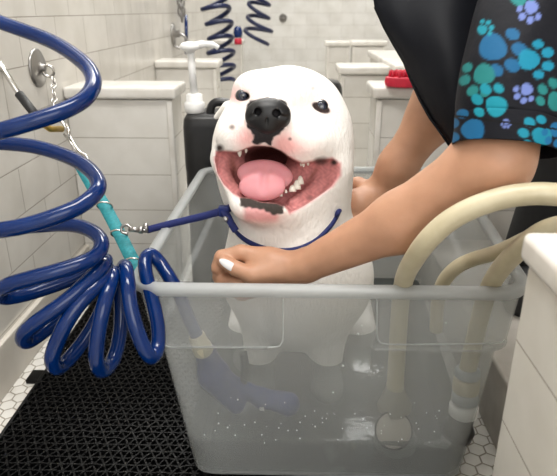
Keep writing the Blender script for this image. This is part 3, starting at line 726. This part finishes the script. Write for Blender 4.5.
    b = MB(); b.tube([P(a, bb, d) for a, bb, d in ((375, 7, .882), (384, 27, .88), (394, 45, .875), (404, 62, .872), (411, 80, .868), (420, 100, .86), (430, 118, .855), (441, 133, .845), (452, 149, .84))], .0022, 8)
    b.build('apron_hem', blackm, e)
    # hair
    hf = comp([('u', ellW((.357, .70, 1.075), (.082, .090, .105)), .02), ('s', ellW((.345, .60, 1.03), (.07, .07, .085)), .02), ('u', cap(toq((.36, .79, 1.08)), toq((.38, .84, 1.0)), .035, .02), .03)])
    V, F = nets(hf, toq((.36, .72, 1.05))-.2, toq((.36, .72, 1.05))+.2, .004); mesh('hair', V@RM+CAM, F, nmat('brown_hair', (.03, .018, .012), (.05, .03, .02), 80, .5), e)
    ew = mat('eye_white', (.8, .8, .8), .1)
    facef = comp(torso)
    for x in (.312, .378):
        ys = np.linspace(.50, .70, 400); v = facef(toq(np.stack([np.full(400, x), ys, np.full(400, 1.072)], 1))); y = float(ys[np.argmax(v < 0)])+.0025
        o = MB().lathe((x, y, 1.072), (0, -1, 0), [(.0001, -.01), (.010, -.006), (.0105, .0), (.007, .0045), (.0001, .006)], 16).build('eye', ew, e)
        MB().lathe((x, y-.0040, 1.072), (0, -1, 0), [(.005, 0), (.0045, .0028), (.0001, .0035)], 14).build('iris', mat('brown_iris', (.03, .015, .008), .1), o)
        MB().tube(spline([(x-.016, y-.000, 1.090), (x, y-.002, 1.095), (x+.016, y-.000, 1.090)], 5), .003, 8).build('eyebrow', trou, e)
    MB().tube(spline([(.318, .592, 1.008), (.34, .586, 1.003), (.362, .592, 1.008)], 5), .004, 8).build('lips', mat('lip', (.5, .2, .17), .4), e)
    # bracelet
    c = (W2*.82+C(398, 165, .985)*.18); ax = C(398, 165, .985)-W2; ax /= np.linalg.norm(ax); u = np.cross(ax, [0, 0, 1.]); u /= np.linalg.norm(u); v = np.cross(ax, u)
    ring = [W(c+(math.cos(a)*u+math.sin(a)*v)*.0285) for a in np.linspace(0, 2*math.pi, 40, endpoint=False)]
    br = MB().tube(ring, .0011, 8, closed=True).build('bracelet', M['gold'], e); props(br, 'thin gold bracelet')
make_person()
# ---------------------------------------------------------------- blue coiled hose with spray gun
def coil_hose():
    e = empty('coiled_hose', P(60, 250, .7), 'large glossy blue coiled hose in the left foreground', 'hose')
    pts = [(-95, -95, .66), (-70, -40, .74), (-30, 8, .765), (0, 22, .76), (22, 30, .755), (44, 38, .745), (62, 47, .73), (78, 58, .71), (90, 70, .69), (94, 84, .67), (86, 98, .65), (70, 108, .635), (50, 116, .625), (25, 124, .62), (0, 131, .62), (-30, 138, .64), (-48, 141, .68),
           (-30, 141, .74), (0, 143, .755), (32, 146, .75), (58, 153, .74), (80, 162.5, .72), (94, 174, .70), (99, 186, .68), (93, 196, .665), (80, 206, .655), (62, 214, .645), (39, 222, .64), (15, 228, .64), (-8, 231, .645), (-36, 233, .67), (-44, 232, .71),
           (-10, 230, .745), (37, 226, .75), (65, 224.5, .745), (82, 227, .735), (95, 233, .72), (102, 243, .705), (97, 255, .69), (82, 263, .675), (58, 271, .665), (28, 279, .66), (8, 285, .665), (-2, 292, .68), (4, 298, .70),
           (26, 294, .72), (52, 286, .735), (80, 275, .74), (99, 263, .74), (106, 260, .725), (100, 269, .70), (84, 285, .685), (66, 301, .675), (48, 314, .67), (33, 325, .672), (23, 335, .68), (26, 342, .695),
           (40, 334, .715), (62, 316, .735), (84, 294, .745), (99, 275, .75), (108, 268, .735), (103, 279, .705), (92, 290, .69), (78, 305, .68), (65, 325, .675), (56, 345, .68), (52, 358, .685), (56, 368, .70), (66, 362, .72),
           (80, 346, .735), (94, 325, .745), (106, 300, .75), (112, 280, .745), (114, 272, .73), (110, 285, .705), (103, 308, .69), (98, 335, .69), (96, 358, .695), (101, 371, .71), (111, 364, .735),
           (118, 345, .75), (121, 322, .76), (121, 295, .76), (121, 276, .755), (125, 265, .735), (128, 285, .71), (130, 305, .705), (136, 328, .705), (144, 348, .71), (152, 358, .72), (158, 347, .735), (158, 325, .745), (152, 298, .755), (146, 275, .765), (145, 260, .775), (151, 254, .785),
           (161, 264, .785), (171, 280, .775), (178, 292, .778), (186, 312, .788), (193, 327, .796), (199, 340, .803)]
    s = resmooth(spline([P(*p) for p in pts], 7), 6)
    MB().tube(s, .0094, 18).build('coiled_tube', M['blue'], e)
    a, b = P(197, 337, .802), P(207, 358, .815); MB().lathe(a, b-a, [(.0105, -.004), (.012, -.002), (.012, .012), (.014, .014), (.014, .026), (.011, .030)], 20).build('hose_connector', M['beige'], e)
    f = comp([('u', capp((206, 354, .818), (214, 375, .836), 11, 14), .01), ('u', capp((214, 375, .836), (236, 405, .853), 16, 9), .01), ('u', capp((222, 378, .845), (262, 398, .868), 8, 9), .01), ('u', capp((262, 398, .868), (288, 404, .875), 9, 12), .01)])
    gun = build_sdf('spray_gun', f, C(180, 430, .80)+[-.02, -.02, 0], C(310, 330, .96)+[.02, .02, 0], .002, M['bluedark'], e)
    MB().tube(spline([P(243, 352, .835), P(245, 365, .84), P(244, 380, .85), P(240, 392, .86)], 5), .006, 10).build('trigger', M['rubber'], gun)
    MB().lathe(P(262, 402, .868), Rv, [(.011, -.004), (.013, -.003), (.013, .003), (.011, .004)], 18).build('ring_collar', M['white'], gun)
coil_hose()
# ---------------------------------------------------------------- wall anchor, chain, teal strap, rod
def torus(mb, c, nrm, R, r, n=24, m=8, sx=1.0, xdir=None):
    nrm = np.array(nrm, float)/np.linalg.norm(nrm); u = np.cross(nrm, [0, 0, 1.]) if xdir is None else np.array(xdir, float)
    u = u-nrm*np.dot(u, nrm)
    if np.linalg.norm(u) < 1e-3: u = np.cross(nrm, [1., 0, 0])
    u /= np.linalg.norm(u); v = np.cross(nrm, u)
    return mb.tube([np.array(c)+u*math.cos(a)*R*sx+v*math.sin(a)*R for a in np.linspace(0, 2*math.pi, n, endpoint=False)], r, m, closed=True)
def chain(mb, a, b, n, R=.008, r=.0016, sag=.0):
    a, b = np.array(a), np.array(b); d = (b-a)/np.linalg.norm(b-a); s = np.cross(d, Fv); s /= np.linalg.norm(s); t = np.cross(d, s)
    for i in range(n):
        c = a+(b-a)*(i+.5)/n+np.array([0, 0, -sag*math.sin(math.pi*(i+.5)/n)]); torus(mb, c, t if i % 2 else s, R*.55, r, 16, 6, 1.75, d)
def anchor():
    e = empty('wall_anchor', onx(38, 68, -.545), 'round steel wall plate with an eye bolt, left wall', 'anchor')
    c = onx(37, 68, -.545)
    MB().lathe(c, (1, 0, 0), [(.040, 0), (.040, .003), (.036, .0055), (.020, .007), (.008, .010), (.008, .018), (.004, .020)], 32).build('plate', M['nickel'], e)
    b = MB(); torus(b, c+np.array([.024, -.002, -.006]), (0, 1, .2), .012, .003); b.build('eye_ring', M['steel'], e)
    e2 = empty('tether_chain', P(50, 90, 1.16), 'short steel chain hanging from the round wall plate', 'chain')
    b = MB(); a = c+np.array([.034, -.004, -.016]); mid = P(54, 104, 1.13); end = P(72, 134, 1.10)
    chain(b, a, mid, 4, .011, .0017); chain(b, mid, P(62, 122, 1.115), 3, .010, .0017); b.build('chain_links', M['steel'], e2)
    b = MB(); b.tube(spline([P(60, 120, 1.115), P(66, 128, 1.11), P(72, 140, 1.105), P(79, 151, 1.10), P(86, 156, 1.095), P(88, 162, 1.09), P(83, 165, 1.09)], 6), .0030, 8)
    b.tube([P(64, 134, 1.108), P(71, 143, 1.104), P(77, 152, 1.10)], .0024, 8); b.tube([P(66, 124, 1.11), P(69, 131, 1.10), P(68, 138, 1.10)], .003, 8)
    b.build('snap_hook', M['steel'], e2)
    e3 = empty('teal_tether', P(110, 215, 1.0), 'teal webbing tether strap with steel rings beside the coiled hose', 'strap')
    s = spline([P(80, 165, 1.09), P(92, 186, 1.06), P(104, 205, 1.03), P(118, 231, .985), P(131, 257, .94), P(142, 276, .915)], 8)
    MB().ribbon(s, .0215, .0028, Rv).build('webbing', M['teal'], e3)
    for px, py, D in ((83, 168, 1.085), (104.5, 206, 1.022), (119, 234, .975), (134, 262, .93)):
        b = MB(); torus(b, P(px, py, D), Uv*.9+Fv*.5, .0135, .0017, 24, 8, 1.0, Rv); b.build('ring', M['steel'], e3)
anchor()
def rod():
    e = empty('steel_rod', onx(-40, 0, -.545), 'thin steel rod with a black grip, behind the blue coil', 'rod')
    MB().tube([P(-60, -42, 1.14), P(0, 64, 1.07), P(23, 100, 1.05)], .0055, 12).build('shaft', M['steel'], e)
    MB().tube([P(19, 94, 1.05), P(41, 122, 1.04)], .0082, 14).build('grip', M['rubber'], e)
    MB().tube([P(41, 122, 1.04), P(50, 129, 1.06), P(62, 129, 1.09)], .006, 10).build('swivel_end', M['brass'], e)
rod()
# ---------------------------------------------------------------- beige hoses and fittings inside the bin
def beige():
    e = empty('drain_hose', P(398, 330, .83), 'upper beige hose arching over the front arm into the bin', 'hose')
    s = spline([P(640, 215, .60), P(598, 199, .595), P(557, 194.5, .60), (P(530, 194, .605)), P(500, 198.5, .615), P(470, 209, .625), P(446, 223, .635), P(427, 241, .65), P(414, 259, .685), P(406, 274, .73), P(402, 290, .775), P(399, 320, .80), P(397, 355, .82), P(395, 388, .838)], 10)
    MB().tube(resmooth(s, 4), .0122, 18).build('beige_tube', M['beige'], e)
    a = P(395, 384, .838); b = P(394, 420, .885)
    MB().lathe(a, b-a, [(.0125, 0), (.014, .012), (.021, .035), (.026, .048)], 24).build('flared_cone', plastic('cone_plastic', (.6, .57, .48), .35), e)
    c = P(393, 429, .850)
    o = MB().lathe(c, -Fv+Uv*.12, [(.0001, 0), (.026, .0), (.0275, .004), (.0255, .006), (.0001, .005)], 32).build('round_face', nmat('face', (.40, .36, .30), (.50, .46, .40), 20, .3), e)
    t = MB(); torus(t, c+(-Fv)*.006, -Fv+Uv*.12, .0272, .0014, 36); t.build('dark_seal', M['rubber'], o)
    MB().lathe(P(396, 430, .905), (0, 0, -1), [(.020, 0), (.029, .004), (.034, .012), (.034, .026), (.028, .032), (.0001, .033)], 28).build('white_housing', M['white'], e)
    e = empty('fill_hose', P(470, 330, .8), 'lower beige hose dropping into the bin by near half wall', 'hose')
    s = spline([P(650, 222, .64), P(600, 222, .63), P(557, 227, .635), P(536, 236, .65), P(519, 250, .68), P(503, 266, .715), P(491, 284, .76), P(484, 303, .785), P(477, 330, .80), P(471, 355, .82), P(467, 372, .835)], 10)
    MB().tube(resmooth(s, 4), .0122, 18).build('beige_tube', M['beige'], e)
    top = P(468, 368, .833); bot = P(461, 432, .862); d = (bot-top)/np.linalg.norm(bot-top); Lh = np.linalg.norm(bot-top)
    MB().lathe(top, d, [(.015, 0), (.018, .003), (.018, .013), (.016, .015)], 24).build('grey_coupling', M['greyfit'], e)
    MB().lathe(top+d*.016, d, [(.018, 0), (.019, .002), (.019, .020), (.018, .022)], 24).build('ivory_sleeve', M['beige'], e)
    MB().lathe(top+d*.040, d, [(.017, 0), (.019, .003), (.019, .014), (.016, .016)], 24).build('grey_coupling', M['greyfit'], e)
    MB().lathe(top+d*.058, d, [(.016, 0), (.021, .003), (.021, .018), (.016, .022)], 24).build('white_nut', M['white'], e)
    MB().lathe(top+d*.080, d+np.array([-.2, 0, 0]), [(.015, 0), (.018, .01), (.024, .02), (.022, .035), (.012, .04)], 24).build('dark_foot', M['rubber'], e)
    e = empty('short_loop_hose', P(455, 270, .9), 'short beige hose loop curving out behind the fill hose', 'hose')
    s = spline([P(412, 455, .93), P(420, 400, .925), P(430, 330, .90), P(441, 285, .87), P(456, 266, .845), P(476, 258, .825), P(497, 252, .81), P(517, 252, .80), P(528, 262, .80), P(532, 285, .81)], 10)[:]
    s = spline([P(436, 330, .93), P(438, 300, .90), P(444, 281, .87), P(457, 267, .845), P(474, 259, .825), P(492, 254, .79), P(510, 247, .755), P(530, 238, .72), P(560, 230, .70), P(610, 224, .70)], 10)
    MB().tube(resmooth(s, 3), .0105, 16).build('beige_tube', M['beige'], e)
    e = empty('pipe_coupling', P(430, 462, .92), 'pale pipe coupling lying under water on the bin floor', 'fitting')
    MB().lathe(P(348, 448, .93), P(372, 470, .93)-P(348, 448, .93), [(.012, 0), (.014, .004), (.014, .022), (.018, .024), (.018, .045), (.012, .048)], 20).build('coupling_body', M['beige'], e)
    MB().lathe(P(418, 450, .935), P(445, 446, .93)-P(418, 450, .935), [(.010, 0), (.011, .004), (.011, .04), (.016, .042), (.016, .055)], 20).build('side_pipe', M['white'], e)
beige()
# ---------------------------------------------------------------- bottle, container, brush
def jug(x, y, z, w_, d_, h, name, label, cat):
    e = empty(name, (x, y, z), label, cat)
    V = []; prof = [(.86, 0), (.97, .02), (1, .06), (1, .30), (.985, .32), (.985, .70), (1, .72), (1, .93), (.97, .97), (.88, .992), (.6, 1.0)]
    rr = []
    for s, t in prof:
        R = rrect([(-w_/2*s, -d_/2*s), (w_/2*s, -d_/2*s), (w_/2*s, d_/2*s), (-w_/2*s, d_/2*s)], .028*s, 6, 4); rr.append(np.c_[R+[x, y], np.full(len(R), z+t*h)])
    n = len(rr[0]); F = [(i*n+k, i*n+(k+1) % n, (i+1)*n+(k+1) % n, (i+1)*n+k) for i in range(len(rr)-1) for k in range(n)]+[tuple(range(n))[::-1], tuple((len(rr)-1)*n+k for k in range(n))]
    mesh('jug_body', np.concatenate(rr), F, M['jug'], e); return e
def pump_bottle():
    D = 1.33; base = P(195, 110, D); x, y, zt = base
    e = jug(x+.048, y+.02, 0, .15, .12, zt-.004, 'pump_bottle', 'tall black shampoo jug with a white pump behind the bin', 'bottle')
    MB().tube(spline([(x+.035, y-.01, zt-.03), (x+.040, y-.01, zt+.010), (x+.062, y-.01, zt+.020), (x+.10, y-.01, zt+.005), (x+.112, y-.01, zt-.05)], 5), .010, 10).build('carry_handle', M['jug'], e)
    MB().lathe((x, y, zt-.006), (0, 0, 1), [(.021, 0), (.0235, .002), (.0235, .022), (.020, .025), (.0185, .026), (.0185, .041), (.012, .044), (.0001, .044)], 28).build('pump_collar', M['white'], e)
    zh = float(ony(197, 48, y)[2])
    MB().tube([(x, y, zt+.035), (x-.003, y, zh)], .0085, 14).build('pump_stem', M['white'], e)
    MB().lathe((x-.004, y, zh-.006), (0, 0, 1), [(.008, -.006), (.012, 0), (.0225, .004), (.0235, .010), (.018, .017), (.006, .020), (.0001, .0202)], 24).build('pump_head', M['white'], e)
    MB().tube(spline([(x, y, zh+.004), (x+.030, y, zh+.008), (x+.050, y, zh+.006), (x+.060, y, zh+.000)], 5), [.0085]*5+[.007]*5+[.0055]*6, 12).build('spout', M['white'], e)
pump_bottle()
c = ony(322, 80, 1.62)
e = jug(.065, 1.62, 0, .13, .12, float(c[2]), 'black_container', 'black plastic container standing behind the dog head', 'container')
MB().lathe((.065, 1.62, float(c[2])-.004), (0, 0, 1), [(.02, 0), (.024, .003), (.024, .010), (.02, .012), (.0001, .012)], 20).build('lid', M['jug'], e)
def brush():
    c = onz(407, 88, .502); e = empty('rubber_brush', c, 'red rubber curry brush lying on the right half wall cap', 'brush')
    x, y, z = c; y += .02
    V = []
    R = []
    for s, h in ((.80, 0), (.95, .003), (1, .012), (.97, .022), (.9, .024)):
        R.append([(x+.047*s*math.cos(a)*(1+.06*math.cos(2*a)), y+.030*s*math.sin(a), z+h) for a in np.linspace(0, 2*math.pi, 40, endpoint=False)])
    n = 40; F = [(i*n+k, i*n+(k+1) % n, (i+1)*n+(k+1) % n, (i+1)*n+k) for i in range(4) for k in range(n)]+[tuple(range(n))[::-1], tuple(4*n+k for k in range(n))]
    autos(mesh('brush_pad', np.concatenate([np.array(r) for r in R]), F, M['red'], e))
    b = MB()
    for i in range(-4, 5):
        for j in range(-2, 3):
            X = i*.0095+(.005 if j % 2 else 0); Y = j*.0105
            if (X/.043)**2+(Y/.027)**2 < 1: b.lathe((x+X, y+Y, z+.021), (0, 0, 1), [(.0040, 0), (.0034, .010), (.0024, .016), (.0001, .0175)], 8)
    b.build('bristles', M['red'], e)
brush()
# ---------------------------------------------------------------- hanging coils and leashes at the back
def hang_coil(x, y, ztop, zbot, turns, R, r, label, seed, toff=0):
    rs = random.Random(seed); e = empty('coiled_leash', (x, y, zbot), label, 'hose', 'dark blue coils hanging at the back'); pts = []
    n = turns*16
    ph = [rs.uniform(-.010, .010) for _ in range(turns+2)]
    for i in range(n+1):
        t = i/n; a = t*turns*2*math.pi; k = int(t*turns); rr = R*(1-.25*abs(math.sin(t*5+seed)))
        pts.append((x+ph[k]*(1-(t*turns-k))+ph[k+1]*(t*turns-k)+rr*math.cos(a), y+rr*math.sin(a)*.8, ztop+(zbot-ztop)*t+.022*math.sin(a+seed)))
    top = [(x, y, 2.3), (x, y, ztop+.3), (x+R*.5, y, ztop+.08)]
    MB().tube(resmooth(spline(top+pts, 2), 2), r, 8).build('coiled_tube', M['navy'], e); return e
p = ony(221, 88, 2.9); q = ony(221, -10, 2.9)
e = hang_coil(p[0], 2.9, q[2]+.1, p[2]+.02, 8, .075, .011, 'dark blue coil hanging lowest behind the pump head', 2)
c = ony(238, 33, 2.85); MB().lathe(c, (0, 0, 1), [(.018, -.02), (.022, 0), (.018, .02), (.01, .03)], 14).build('blue_knob', M['blue'], e)
MB().lathe(c+[0, 0, -.035], (0, 0, 1), [(.018, -.015), (.018, .012)], 14).build('red_band', M['red'], e)
p = ony(258, 46, 3.4); q = ony(258, -10, 3.4)
hang_coil(p[0], 3.4, q[2]+.15, p[2]+.03, 6, .075, .011, 'dark blue coil hanging right of the longer one', 5)
def side_leash():
    e = empty('wall_leash', onx(178, 40, -.53), 'chain and blue leash hanging on the left wall beyond the pump', 'leash')
    a = onx(179, -25, -.52); b = onx(182, 18, -.52); m_ = MB(); chain(m_, a, b, 9, .028, .005); m_.build('chain', M['nickel'], e)
    MB().tube([onx(186, 15, -.51), onx(186.5, 54, -.51)], .008, 8).build('leash_strap', M['blue'], e)
    c = onx(173, 34, -.544); MB().lathe(c, (1, 0, 0), [(.045, 0), (.045, .006), (.015, .01), (.015, .03)], 20).build('wall_plate', M['nickel'], e)
    t = MB(); torus(t, c+np.array([.03, 0, -.03]), (0, 1, 0), .03, .006); t.build('ring', M['nickel'], e)
side_leash()
c = ony(283, 18, 4.999); o = MB().lathe(c, (0, -1, 0), [(.032, 0), (.03, .012), (.01, .015), (.01, .03)], 18).build('wall_fitting', M['nickel']); props(o, 'small dark round fitting on the far back wall', 'fitting')
